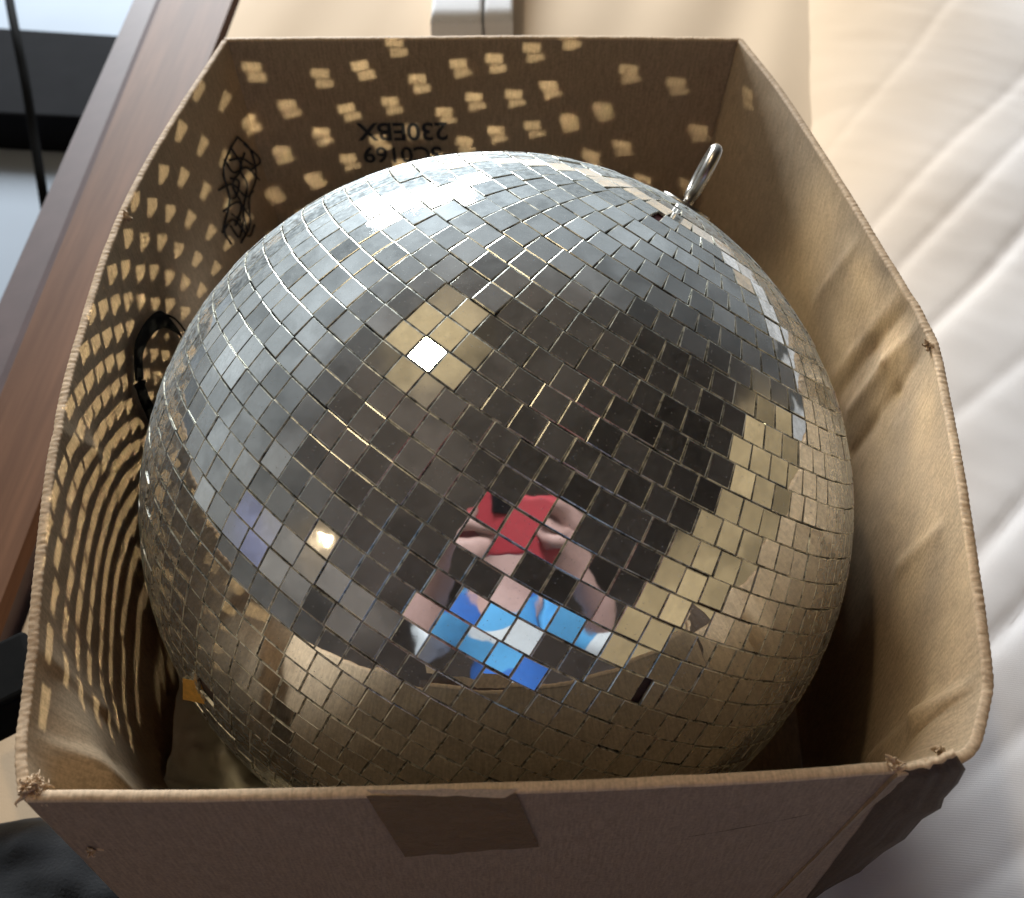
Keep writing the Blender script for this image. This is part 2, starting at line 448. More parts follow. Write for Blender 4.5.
# parcel tape on the front panel (folded over the rim)
def patch_front(px, y, nx=24, ny=10):
    pass
corn = [(366, 795), (516, 793), (539, 846), (405, 856)]
def front_sheet(name, corners, y, mat, parent, nx=30, ny=12, wob=.0003, seed=0, ragged=0.):
    a, b, c, d = [onf(x, yy, y) for x, yy in corners]
    vs = []; fs = []; uv = []
    for j in range(ny + 1):
        for i in range(nx + 1):
            u, v = i / nx, j / ny
            p = a.lerp(b, u).lerp(d.lerp(c, u), v)
            p.y = front_y(p.x, y) - wob * (.8 + nz(u * 5, v * 5, seed, 1))
            if j == ny: p.z += ragged * nz(u * 7, seed, 0, 1)
            if j == 0: p.z += ragged * .6 * nz(u * 9, seed + 3, 0, 1)
            vs.append(p); uv.append((u * .05, v * .02))
    for j in range(ny):
        for i in range(nx):
            q = j * (nx + 1) + i; fs.append((q, q + nx + 1, q + nx + 2, q + 1))
    return mesh(name, vs, fs, mat, parent, True, uv=uv)
front_sheet('packing_tape', corn, .0006, M_tape, box, wob=.0004, seed=2, ragged=.0014)
front_sheet('paper_scuff', [(366, 789), (520, 788), (505, 797), (372, 793)], .0009, M_edge, box, 40, 3, .0003, 5, .0009)
crk = spline([onf(92, 848, -.0001), onf(112, 849, -.0001), onf(130, 846, -.0001), onf(150, 848, -.0001)], 30)
V, F = tube(crk, [.0002 + .0006 * abs(nz(i * .4, 0, 0)) for i in range(30)], 5)
mesh('split_line', V, F, M_dark, box, True, uv=[(v[0], v[2]) for v in V])
crk = spline([onf(530, 850, -.0001), onf(600, 845, -.0001), onf(690, 836, -.0001), onf(790, 818, -.0001), onf(840, 806, -.0001)], 60)
V, F = tube(crk, .00022, 5)
mesh('fold_line', V, F, M_dark, box, True, uv=[(v[0], v[2]) for v in V])

# printed code, upside down on the back panel
def text_mesh(body, name, mat, parent, size, origin, xdir, zdir, off):
    cu = bpy.data.curves.new(name, 'FONT'); cu.body = body; cu.size = size; cu.align_x = 'LEFT'; cu.offset = size * .02
    o = bpy.data.objects.new('tmp', cu); COL.objects.link(o)
    dg = bpy.context.evaluated_depsgraph_get(); me = bpy.data.meshes.new_from_object(o.evaluated_get(dg))
    bpy.data.objects.remove(o)
    X, Zd = Vector(xdir), Vector(zdir)
    xs = [v.co.x for v in me.vertices]; x0, x1 = min(xs), max(xs)
    for v in me.vertices:
        v.co = Vector(origin) + X * ((v.co.x - x0)) + Zd * v.co.y + Vector(off)
    me.update()
    return link(name, me, mat, parent)
def backp(px, py): return ony(px, py, .2405)
p0 = backp(447, 125); p1 = backp(355, 125)
W_ = (p0 - p1).length
# built once to measure the width, then scaled
def code(body, right, left, top, name):
    p0 = backp(right, top); p1 = backp(left, top); Wd = (p0 - p1).length
    o = text_mesh(body, name, M_ink, box, .02, (0, 0, 0), (1, 0, 0), (0, 0, 1), (0, 0, 0))
    xs = [v.co.x for v in o.data.vertices]; k = Wd / (max(xs) - min(xs))
    for v in o.data.vertices:
        x_, z_ = p0.x - v.co.x * k, p0.z - v.co.z * k
        i_ = int(np.clip(np.searchsorted(WB.rim[:, 0], x_), 0, WB.nu - 1)); v_ = (RZ - z_) / RZ
        v.co = Vector((x_, WB.base(i_, v_)[1] - WB.disp(i_, v_) - .0007, z_))
    o.data.update(); return o
code('230EBX', 447, 355, 127, 'printed_code')
code('SC0169', 441, 362, 151, 'printed_code')

# marker drawing on the left panel by the corner
def on_left(px, py, off=.0012): return WL.loc(px, py, off)
rs = random.Random(11); parts = []
strokes = [[(236, 135), (226, 150), (222, 172), (228, 200), (224, 228), (232, 243)], [(236, 137), (247, 152), (252, 176), (246, 200), (250, 225), (238, 244)],
           [(221, 160), (232, 172), (246, 166), (256, 180)], [(219, 190), (230, 184), (243, 196), (252, 190)], [(224, 212), (236, 204), (246, 216)],
           [(229, 150), (236, 166), (230, 184), (239, 204), (233, 226)], [(243, 150), (238, 170), (247, 186), (240, 210), (246, 232)],
           [(222, 232), (232, 222), (246, 236), (253, 222)], [(230, 160), (240, 158), (250, 166)], [(226, 178), (240, 180), (236, 196), (226, 198)],
           [(231, 212), (242, 222), (236, 236), (228, 226)], [(244, 142), (258, 158), (250, 170)]]
for st in strokes:
    pts = [on_left(x + rs.uniform(-1.5, 1.5), y + rs.uniform(-1.5, 1.5)) for x, y in st]
    parts.append(tube(spline(pts, 24), .00062, 5, 1.0))
V, F = join(parts); mesh('marker_drawing', V, F, M_ink, box)

# ------------------------------------------------------------------ mirror ball
vdir = -ray(498, 503)
udir = (RT * 188 + UP * 296).normalized(); udir = (udir - vdir * udir.dot(vdir)).normalized()
PA = rad(73)
POLE = vdir * math.cos(PA) + udir * math.sin(PA)
E1 = POLE.orthogonal().normalized(); E2 = POLE.cross(E1)
ball = empty('mirror_ball', (BALL.x, BALL.y, 0.0), 'large round mirror ball of square silver tiles lying in the open cardboard box', 'mirror ball')
TS = .0612 * R; GAP = .00026; TT = .0011
aim_dir = (BALL + (RT * -.45 + UP * .05 + vdir * .9).normalized() * R - BALL)
A0 = math.atan2(aim_dir.dot(E2), aim_dir.dot(E1)); drift = 0.
tiles = []   # (centre, normal, e_row, e_mer, w, h)
nrows = int(round(math.pi * R / TS))
hh = math.pi * R / nrows
for r_ in range(1, nrows):
    th = math.pi * (r_ + .0) / nrows
    circ = 2 * math.pi * R * math.sin(th)
    n_ = max(3, int(circ / (TS * 1.035)))
    ws = RNG.uniform(.96, 1.04, n_); ws[RNG.rand(n_) < .02] *= .85; ws = ws / ws.sum() * 2 * math.pi
    drift += RNG.normal(0, .10)
    ph = A0 + drift * 2 * math.pi / n_ + np.cumsum(ws) - ws / 2
    for a, wa in zip(ph, ws):
        th2 = th + RNG.normal(0, .0008)
        nrm_ = POLE * math.cos(th2) + (E1 * math.cos(a) + E2 * math.sin(a)) * math.sin(th2)
        er = (E2 * math.cos(a) - E1 * math.sin(a)); em = nrm_.cross(er)
        w_ = wa * R * math.sin(th); c = BALL + nrm_ * (R - TT + RNG.normal(0, .00012))
        # hand-glued tilt
        j1, j2, j3 = RNG.normal(0, .0042), RNG.normal(0, .0042), RNG.normal(0, .004)
        n2 = (nrm_ + er * j1 + em * j2).normalized()
        er2 = (er + em * j3); er2 = (er2 - n2 * er2.dot(n2)).normalized(); em2 = n2.cross(er2)
        tiles.append([c, n2, er2, em2, w_, hh])
# tiles missing / lifted
def nearest(px, py):
    best = min(range(len(tiles)), key=lambda i: (1e9 if tiles[i][1].dot((CAM - tiles[i][0])) < 0 else (proj(tiles[i][0])[0] - px) ** 2 + (proj(tiles[i][0])[1] - py) ** 2))
    return best
lift = {nearest(533, 520): (-.03, .055), nearest(560, 560): (.0, .03), nearest(330, 600): (.04, -.03), nearest(480, 300): (-.03, .05)}
for k, (a, b) in lift.items():
    T = tiles[k]; T[0] = T[0] + T[1] * .0006; T[1] = (T[1] + T[2] * a + T[3] * b).normalized()
    T[2] = (T[2] - T[1] * T[2].dot(T[1])).normalized(); T[3] = T[1].cross(T[2])
def aim(px, py, tgt):
    T = tiles[nearest(px, py)]
    n = ((CAM - T[0]).normalized() + (tgt - T[0]).normalized()).normalized()
    T[1] = n; T[2] = (T[2] - n * T[2].dot(n)).normalized(); T[3] = n.cross(T[2])
aim(430, 343, LAMP); aim(316, 545, TLAMP)
short = {nearest(658, 683): .6, nearest(664, 222): .7}
for k, f in short.items(): tiles[k][4] *= f; tiles[k][0] = tiles[k][0] + tiles[k][2] * .0016
hole = nearest(214, 690)
vs = []; fs = []; mi = []
for k, (c, n_, er, em, w_, h_) in enumerate(tiles):
    if k == hole: continue
    a, b = w_ / 2 - GAP / 2, h_ / 2 - GAP / 2; o = len(vs); bv = .00024 + .00012 * random.random()
    for (hz, ins) in ((0, 0), (TT - .00012, 0), (TT, bv)):
        for sx, sy in ((-1, -1), (1, -1), (1, 1), (-1, 1)):
            vs.append(c + er * (sx * (a - ins)) + em * (sy * (b - ins)) + n_ * hz)
    for lv in (0, 1):
        for q in range(4):
            p, s = o + lv * 4 + q, o + lv * 4 + (q + 1) % 4
            fs.append((p, s, s + 4, p + 4)); mi.append(1)
    fs.append((o + 8, o + 9, o + 10, o + 11)); mi.append(0)
bo = mesh('mirror_tiles', vs, fs, [M_mirror, M_gedge], ball, False, mi)
bm = bmesh.new(); bmesh.ops.create_uvsphere(bm, u_segments=96, v_segments=48, radius=R - TT - .0003)
for v in bm.verts: v.co += BALL
me = bpy.data.meshes.new('ball_core'); bm.to_mesh(me); bm.free(); me.polygons.foreach_set('use_smooth', [True] * len(me.polygons))
link('ball_core', me, M_core, ball)
# hanging eye at the pole: end cap, stem and a narrow steel loop
cap = BALL + POLE * (R - .001)
V, F = tube([cap, cap + POLE * .0018], .011, 40, up=E1); mesh('end_cap', V, F, M_steel, ball)
hb = cap + POLE * .001
def px_on(depth_pt, px, py):
    d = ray(px, py); k = (depth_pt - CAM).dot(FW) / d.dot(FW); return CAM + d * k
h0 = hb; h1 = px_on(hb + POLE * .010, 691, 196); h2 = px_on(hb + POLE * .036, 716, 150)
V, F = tube(spline([h0 - POLE * .002, h0.lerp(h1, .5), h1], 8), .0022, 12)
mesh('hanging_stem', V, F, M_steel, ball)
ax = (h2 - h1).normalized(); side = ax.cross(-ray(700, 170)).normalized(); side = (side * .10 + (-ray(700, 170)) * .99); side = (side - ax * side.dot(ax)).normalized()
L_ = (h2 - h1).length; pts = []
for k in range(41):
    a = 2 * math.pi * k / 40; cx = math.cos(a); sx = math.sin(a)
    pts.append(h1 + ax * (L_ / 2) + ax * (cx * L_ / 2) + side * (sx * .0075))
V, F = tube(pts, .0026, 12, up=side.cross(ax)); mesh('hanging_eye', V, F, M_steel, ball)
# loose tile standing off the ball, amber glue on its back
def loose():
    p = CAM + ray(197, 690) * (.364 / ray(197, 690).dot(FW))
    X = (RT * .96 - UP * .18 + vdir * .1).normalized(); Y = (UP * .85 + vdir * .45 + RT * .45); Y = (Y - X * Y.dot(X)).normalized()
    Nn = X.cross(Y); vs = []
    for hz in (0, .0010):
        for sx, sy in ((-1, -1), (1, -1), (1, 1), (-1, 1)): vs.append(p + X * sx * .0050 + Y * sy * .0048 + Nn * hz)
    fs = [(3, 2, 1, 0), (4, 5, 6, 7)] + [(q, (q + 1) % 4, (q + 1) % 4 + 4, q + 4) for q in range(4)]
    m = simple('glue_backing', (.62, .36, .08), .4, .5, 500, .4)
    o = mesh('loose_tile', vs, fs, [m, M_gedge], ball, False, [0, 0, 1, 1, 1, 1]); o['label'] = 'tile hanging off the ball edge with amber glue on its back'
loose()

# ------------------------------------------------------------------ lamps added on single tiles in place of their reflections on the box walls
def wall_hit(o, d):
    best = None
    for nm, (pp, nn) in {'B': ((0, .244, 0), (0, -1, 0)), 'L': ((-.162, 0, 0), (1, 0, 0)), 'Rr': ((.152, 0, 0), (-1, 0, 0)), 'F': ((0, -.162, 0), (0, 1, 0))}.items():
        pp, nn = Vector(pp), Vector(nn); dn = d.dot(nn)
        if dn >= -1e-4: continue
        k = (pp - o).dot(nn) / dn
        if k > 0 and (best is None or k < best[0]): best = (k, nm)
    return best
BEAM = .85
nb = 0; BDROP = 0
def beam(pos, r, X, Y, sx, sy, power, spread):
    Ld = bpy.data.lights.new('tile_beam_lamp', 'AREA'); Ld.shape = 'RECTANGLE'; Ld.size = sx; Ld.size_y = sy
    Ld.spread = rad(spread); Ld.color = (1.0, .89, .62); Ld.energy = power
    ob = bpy.data.objects.new('tile_beam_lamp', Ld); COL.objects.link(ob)
    m3 = Matrix((X, Y, X.cross(Y))).transposed()
    if (m3 @ Vector((0, 0, -1))).dot(r) < 0: m3 = Matrix((X, -Y, X.cross(-Y))).transposed()
    ob.matrix_world = Matrix.Translation(pos) @ m3.to_4x4()
for k, (c, n_, er, em, w_, h_) in enumerate(tiles):
    L = (LAMP - c).normalized(); cs = n_.dot(L)
    if cs < .06: continue
    r = n_ * (2 * cs) - L
    if r.z > .7: continue
    hit = wall_hit(c, r)
    if not hit: continue
    kk, nm = hit; hp = c + r * kk
    if hp.z > RZ - .001 or hp.z < .02 or nm == 'F': continue
    q = proj(hp)
    if not (-30 < q[0] < 1050 and -20 < q[1] < 860): continue
    pos = c + n_ * (TT + .0004) + r * .0015
    if nm == 'B':
        if (k * 7919 % 100) < BDROP + 50 * max(0, hp.x / .12): continue
        X = Vector((r.y, -r.x, 0)).normalized(); Y = X.cross(r)
        X = (X + Y * RNG.normal(0, .08)).normalized(); Y = X.cross(r)
        if Y.z < 0: Y = -Y
        am = (.75 + .4 * RNG.rand()) * (1 - .55 * max(0, min(1, (hp.x + .02) / .12)))
        for g in (0, 1):
            beam(pos + Y * (.0030 - .0060 * g) + X * (-.0011 + .0022 * g) + r * .003, r, X, Y,   .0092, .0052, BEAM * am * 1.7e-4 * (1, .8)[g], 1.3); nb += 1
        continue
    if nm == 'Rr' and (k % 4 or hp.y > .17): continue
    p1 = er * (w_ - GAP); p2 = em * (h_ - GAP)
    p1 = p1 - r * p1.dot(r); p2 = p2 - r * p2.dot(r)
    if p1.length < p2.length: p1, p2 = p2, p1
    A = p1.cross(p2).length; X = p1.normalized(); Y = r.cross(X); sy = A / p1.length
    if sy < .0004: continue
    wide = nm == 'Rr'
    beam(pos, r, X, Y, p1.length * 1.10, sy * 1.05, BEAM * A * 3.0 * (11. if wide else 1.), 46 if wide else 1.3); nb += 1
# fill lamps added on the ball surface to brighten the nearby walls and film
for az, el, pw in ((-48, 5, .0022), (-30, 8, .0020), (0, 8, .0014), (25, 8, .0010), (-148, -24, .010), (-80, -35, .0009)):
    d = adir(az, el); Ld = bpy.data.lights.new('ball_fill_lamp', 'AREA'); Ld.shape = 'DISK'; Ld.size = .012; Ld.spread = rad(110); Ld.energy = pw; Ld.color = (.95, .97, 1.0)
    ob = bpy.data.objects.new('ball_fill_lamp', Ld); COL.objects.link(ob); ob.location = BALL + d * (R + .0018)
    ob.rotation_euler = (d + Vector((0, 0, -.15))).to_track_quat('-Z', 'Z').to_euler()
print('BEAMS', nb, 'TILES', len(tiles))

# ------------------------------------------------------------------ bits inside the box
# black strap loop between ball and left panel
lp = [(180, 352), (176, 336), (165, 325), (150, 320), (138, 328), (130, 346), (127, 366), (131, 388), (139, 408), (150, 424)]
pts = spline([WL.loc(x, y, .003 + .002 * math.sin(i / 9 * 3.1)) for i, (x, y) in enumerate(lp)], 70)
wd = [.0008 + .0034 * min(1, max(0, (i - 6) / 16)) for i in range(70)]
V, F = tube(pts, wd, 10, .35, up=(0, .45, .9))
o = mesh('black_strap', V, F, M_black); tag(o, 'thin black plastic strap curled in a loop against the inside left of the box', 'strap')
V, F = tube(spline([WL.loc(x, y, .004) for x, y in [(140, 326), (152, 315), (168, 320), (178, 334), (182, 350)]], 30), .0005, 6)
mesh('strap_end', V, F, M_black, o)
# crumpled packing film under the ball
M_film = simple('packing_film', (.90, .82, .66), .5, .2, 40, .3, bscale=60)
vs = []; fs = []; NX, NY = 90, 70
for j in range(NY + 1):
    for i in range(NX + 1):
        u, v = i / NX, j / NY
        x = -.148 + .16 * u; y = -.154 + .13 * v
        d = math.hypot(x - BALL.x, y - BALL.y)
        zb = BALL.z - math.sqrt(max(0, (R + .003) ** 2 - d * d)) if d < R else .12
        z = .055 + .035 * nz(x, y, 1, 22) + .02 * abs(nz(x, y, 5, 45)) + .006 * abs(nz(x, y, 5, 130)) + .03 * (1 - u)
        z = min(z, zb - .001); z = max(z, .004)
        vs.append((x, y, z))
for j in range(NY):
    for i in range(NX):
        a = j * (NX + 1) + i; fs.append((a, a + 1, a + NX + 2, a + NX + 1))
o = mesh('packing_film', vs, fs, M_film); tag(o, 'crumpled translucent beige packing film tucked under the mirror ball', 'packing film')

# ------------------------------------------------------------------ surroundings
def fabric(name, colr, rib=0., ribdir=0., warm=0., bump=.3):
    m, t, p = material(name)
    ob = t.new('ShaderNodeTexCoord').outputs['Object']
    n = t.noise(ob, 9, 4); f = t.noise(ob, 700, 2)
    c2 = tuple(c * .88 for c in colr); p.inputs['Specular IOR Level'].default_value = .15
    t.set(p, 'Base Color', t.mix(t.math('ADD', t.math('MULTIPLY', n, .6), t.math('MULTIPLY', f, .4)), c4(c2), c4(colr)))
    p.inputs['Roughness'].default_value = .85; p.inputs['Sheen Weight'].default_value = .15
    h = t.math('MULTIPLY', f, .35)
    if rib:
        mp = t.mapping(ob, (1, 1, 1), (0, 0, ribdir))
        wv = t.new('ShaderNodeTexWave', wave_type='BANDS', bands_direction='Y', ins={'Vector': mp, 'Scale': rib, 'Distortion': 1.0, 'Detail': 1., 'Detail Scale': .3})
        h = t.math('ADD', h, t.math('MULTIPLY', wv.outputs['Fac'], .8))
    t.set(p, 'Normal', t.new('ShaderNodeBump', ins={'Height': h, 'Strength': bump, 'Distance': .0015}))
    return m
def warm_light_fade(m):  # fall-off from warm to white light, put into the quilt's base colour
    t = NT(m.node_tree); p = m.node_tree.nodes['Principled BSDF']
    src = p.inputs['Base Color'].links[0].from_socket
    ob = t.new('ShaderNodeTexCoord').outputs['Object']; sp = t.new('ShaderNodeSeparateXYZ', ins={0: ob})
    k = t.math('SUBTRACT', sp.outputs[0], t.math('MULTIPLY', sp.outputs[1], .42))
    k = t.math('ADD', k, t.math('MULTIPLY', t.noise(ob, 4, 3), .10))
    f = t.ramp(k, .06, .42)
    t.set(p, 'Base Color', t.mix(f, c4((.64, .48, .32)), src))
def grid(name, x0, x1, y0, y1, nx, ny, zf, mat, label=None, cat=None, kind=None, keep=None):
    vs = []; fs = []
    for j in range(ny + 1):
        for i in range(nx + 1):
            x = x0 + (x1 - x0) * i / nx; y = y0 + (y1 - y0) * j / ny
            vs.append((x, y, zf(x, y)))
    for j in range(ny):
        for i in range(nx):
            a = j * (nx + 1) + i
            if keep and not keep(*vs[a][:2]): continue
            fs.append((a, a + 1, a + nx + 2, a + nx + 1))
    o = mesh(name, vs, fs, mat, None, True); return tag(o, label, cat, None, kind)

M_floor = simple('pale_floor', (.27, .30, .34), .9, .12, 3)
grid('floor', -4, 6, -4, 8, 4, 4, lambda x, y: -.45, M_floor, kind='structure')

# wooden rail: left and right edges traced, top face at z = RLZ
RLZ = .012
def railpt(x0, y0, x1, y1, y, z):
    a, b = onz(x0, y0, z), onz(x1, y1, z); k = (y - a.y) / (b.y - a.y); return a.lerp(b, k)
M_wood = None
def wood():
    m, t, p = material('rail_wood')
    ob = t.new('ShaderNodeTexCoord').outputs['Object']
    mp = t.mapping(ob, (60, 5, 60), (0, 0, rad(-18)))
    n = t.noise(mp, 1, 5, .6, .4); g = t.noise(t.mapping(ob, (300, 12, 300), (0, 0, rad(-18))), 1, 3)
    t.set(p, 'Base Color', t.mix(t.ramp(t.math('ADD', t.math('MULTIPLY', n, .7), t.math('MULTIPLY', g, .3)), .3, .7), c4((.105, .045, .020)), c4((.17, .078, .038))))
    p.inputs['Roughness'].default_value = .6; p.inputs['Specular IOR Level'].default_value = .12
    return m
M_wood = wood()
M_woodd = simple('rail_wood_dark', (.085, .052, .050), .6, .3, 40)
eL = ((158, 0), (0, 385)); eR = ((236, 0), (0, 622)); eO = ((138, 0), (0, 305))
ys = np.linspace(-.5, 3.0, 30); vs = []; fs = []; mi = []
for y in ys:
    l = railpt(*eL[0], *eL[1], y, RLZ); r_ = railpt(*eR[0], *eR[1], y, RLZ)
    w_ = (r_ - l).normalized()
    prof = [r_ + Vector((0, 0, -.5)), r_ + Vector((.0, 0, -.006)), r_ - w_ * .004, l + w_ * .003, l + Vector((-.006, 0, -.006)), l + Vector((-.034, 0, -.012)), l + Vector((-.038, 0, -.10)), l + Vector((-.02, 0, -.4))]
    vs += prof
m_ = 8
for i in range(len(ys) - 1):
    for q in range(m_ - 1):
        a = i * m_ + q; fs.append((a, a + 1, a + m_ + 1, a + m_)); mi.append(0 if q in (1, 2) else 1)
o = mesh('bed_rail', vs, fs, [M_wood, M_woodd], None, False, mi)
tag(o, 'brown wooden bed rail running diagonally past the left side of the box', 'bed rail')

M_bench = simple('bench_black', (.008, .008, .009), .9, .3, 20)
def quad_box(name, px, z, h, mat, label, cat):
    tp = [onz(x, y, z) for x, y in px]; vs = tp + [p - Vector((0, 0, h)) for p in tp]
    fs = [(3, 2, 1, 0), (4, 5, 6, 7)] + [(q, (q + 1) % 4, (q + 1) % 4 + 4, q + 4) for q in range(4)]
    o = mesh(name, vs, fs, mat, None, False)
    bv = o.modifiers.new('b', 'BEVEL'); bv.width = .006; bv.segments = 3
    return tag(o, label, cat)
quad_box('low_bench', [(-260, 100), (230, 125), (230, 42), (-260, 10)], -.38, .069, M_bench, 'low matt black bench standing on the pale floor beyond the wooden rail', 'bench')
V, F = tube(spline([onz(4, -30, -.12), onz(14, 25, -.13), onz(24, 75, -.16), onz(33, 130, -.2), onz(44, 200, -.25), onz(46, 215, -.3)], 60), .0058, 10)
tag(mesh('hanging_cord', V, F, M_black), 'thin black cord hanging in front of the black bench beyond the rail', 'cord')

M_sheet = fabric('bed_sheet_cloth', (.64, .48, .32), 0, bump=.15)
M_quilt = fabric('quilt_cloth', (.80, .80, .83), 280, rad(14), bump=.12)
rl = lambda y: railpt(*eR[0], *eR[1], y, RLZ).x
def sheetz(x, y):
    b = -.0055
    f = max(0, min(1, (y - .27) / .25))
    f = f * f * (3 - 2 * f)
    z = b + f * (.035 + .03 * nz(x + .4 * y, y * .4, 0, 3.2) + .010 * nz(x * 1.5 - y * .4, y * .3, 7, 9))
    if y < .27: z -= .002 * abs(nz(x, y, 2, 8))
    return z
grid('bed_sheet', -1.2, 1.6, -1.0, 3.0, 260, 330, sheetz, M_sheet, 'smooth cream bed sheet spread under and behind the box', 'bed sheet', keep=lambda x, y: x > rl(y) + .004)
warm_light_fade(M_quilt)
# white quilt with long diagonal tucks on the right
folds = [((700, 250), (1010, -60), .010), ((770, 300), (1060, 40), .012), ((800, 350), (1060, 105), .012), ((840, 410), (1060, 200), .017), ((860, 480), (1060, 330), .007),
         ((880, 650), (1060, 470), .015), ((860, 760), (1060, 575), .017), ((800, 905), (1060, 700), .009), ((900, 960), (1060, 830), .010)]
FL = [(onz(*a, .06), onz(*b, .06), h) for a, b, h in folds]
QA, QB = onz(772, 0, .03), onz(792, 108, .03)
def qedge(y): return max(.158, QB.x + (y - QB.y) * (QA.x - QB.x) / (QA.y - QB.y)) if y > QB.y else max(.158, .158 + (QB.x - .158) * (y - .12) / (QB.y - .12))
def quiltz(x, y):
    # rises away from the box
    e = qedge(y)
    d = x - e
    up = 1 - math.exp(-max(0, d) / .05)
    z = -.004 + up * .055 + .02 * min(1, max(0, d) / .5)
    for a, b, h in FL:
        dx, dy = b.x - a.x, b.y - a.y; L = math.hypot(dx, dy)
        s = ((x - a.x) * dy - (y - a.y) * dx) / L + .006 * nz(x, y, h * 100, 7)
        k = ((x - a.x) * dx + (y - a.y) * dy) / L
        fade = .48 / (1 + math.exp(-(k + .02) / .03)) * (1 - .6 * max(0, min(1, (y - .15) / .4)))
        # steep on one side, a long soft shoulder on the other
        if s < 0: z += up * fade * h * math.exp(s / .004) * -.40
        else: z += up * fade * (h * .28 * (s / .015) * math.exp(1 - s / .015) - h * .40 * math.exp(-s / .003))
    z += up * .004 * nz(x, y, 4, 9) + up * .0007 * nz(x + y, (x - y) * .3, 4, 45)
    return z
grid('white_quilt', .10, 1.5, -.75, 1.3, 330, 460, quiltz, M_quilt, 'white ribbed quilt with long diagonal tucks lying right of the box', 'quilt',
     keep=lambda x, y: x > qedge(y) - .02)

# white folded towel behind the box
M_towel = fabric('towel_cloth', (.80, .80, .82), 0, bump=.5)
parts = []
A = onz(435, 96, .0); B = onz(513, 96, .0)
vs = []; fs = []
def slab(xa, xb, ya, yb, za, zb, nx=30, ny=30, rnd=.004):
    vs = []; fs = []
    for j in range(ny + 1):
        for i in range(nx + 1):
            x = xa + (xb - xa) * i / nx; y = ya + (yb - ya) * j / ny
            e = min(x - xa, xb - x, y - ya, yb - y)
            z = zb - (rnd - math.sqrt(max(0, rnd * rnd - max(0, rnd - e) ** 2))) + .0012 * nz(x, y, zb, 20)
            vs.append((x, y, z))
    for j in range(ny):
        for i in range(nx):
            a = j * (nx + 1) + i; fs.append((a, a + 1, a + nx + 2, a + nx + 1))
    o = len(vs); b = [i for i in range(nx + 1)] + [(j + 1) * (nx + 1) - 1 for j in range(1, ny + 1)] + [ny * (nx + 1) + i for i in range(nx - 1, -1, -1)] + [j * (nx + 1) for j in range(ny - 1, 0, -1)]
    for i in b: vs.append((vs[i][0], vs[i][1], za))
    for k in range(len(b)):
        k2 = (k + 1) % len(b); fs.append((b[k], o + k, o + k2, b[k2]))
    return vs, fs
V, F = join([slab(A.x, A.x + (B.x - A.x) * .62, A.y, A.y + .6, .0, .075), slab(A.x + (B.x - A.x) * .64, B.x, A.y + .01, A.y + .6, .0, .071)])
tag(mesh('folded_towel', V, F, M_towel), 'folded white towel lying on the sheet just behind the box', 'towel')

# dark clothes and a black bar on the left of the box
M_cloth = fabric('black_cloth', (.006, .0065, .008), 0, bump=.6)
def clothz(x, y):
    c = onz(30, 925, .03); d = math.hypot((x - c.x) / .115, (y - c.y) / .062)
    b = max(0, 1 - d ** 2.5)
    return -.02 + .075 * b ** .6 + (.007 * nz(x + y, y - x * .5, 1, 28) + .003 * nz(x, y, 3, 70)) * min(1, b * 3)
grid('black_jacket', -.36, -.06, -.33, -.08, 120, 110, clothz, M_cloth, 'crumpled black fabric lying at the near left corner of the box', 'clothing', keep=lambda x, y: clothz(x, y) > -.016)
a, b = onz(-60, 700, .07), onz(34, 655, .07); dv = (b - a).normalized(); sd = Vector((-dv.y, dv.x, 0))
hw = (onz(0, 715, .07) - onz(0, 645, .07)).length * .46
vs = [a + sd * hw, b + sd * hw, b - sd * hw, a - sd * hw]; vs = vs + [p - Vector((0, 0, .03)) for p in vs]
fs = [(3, 2, 1, 0), (4, 5, 6, 7)] + [(q, (q + 1) % 4, (q + 1) % 4 + 4, q + 4) for q in range(4)]
o = mesh('black_bar', vs, fs, M_black, None, False); bv = o.modifiers.new('b', 'BEVEL'); bv.width = .003; bv.segments = 3
tag(o, 'flat black bar poking in from the left edge beside the box', 'bar')

# ------------------------------------------------------------------ the photographer, seen only in the mirrors
M_skin = simple('skin', (.46, .29, .26), .6, .1, 40, .2)
M_hair = simple('dark_hair', (.03, .02, .016), .5, .4, 200, .5)
M_trous = fabric('trouser_cloth', (.03, .035, .05), 0, bump=.4)
M_phone = simple('phone_case', (.42, .045, .06), .4, .12, 30)
M_glass = simple('phone_glass', (.01, .01, .012), .08, .1, 10)
def shirt_mat():
    m, t, p = material('patterned_shirt')
    ob = t.new('ShaderNodeTexCoord').outputs['Object']
    v = t.new('ShaderNodeTexVoronoi', ins={'Vector': t.mapping(ob, (7, 7, 9)), 'Scale': 1.0})
    vv = t.new('ShaderNodeSeparateColor', ins={0: v.outputs['Color']})
    c = t.mix(t.ramp(vv.outputs[0], .35, .40), c4((.04, .16, .55)), c4((.10, .38, .72)))
    c = t.mix(t.ramp(vv.outputs[1], .60, .64), c, c4((.72, .76, .80)))
    t.set(p, 'Base Color', c); p.inputs['Roughness'].default_value = .8
    return m
M_shirt = shirt_mat()
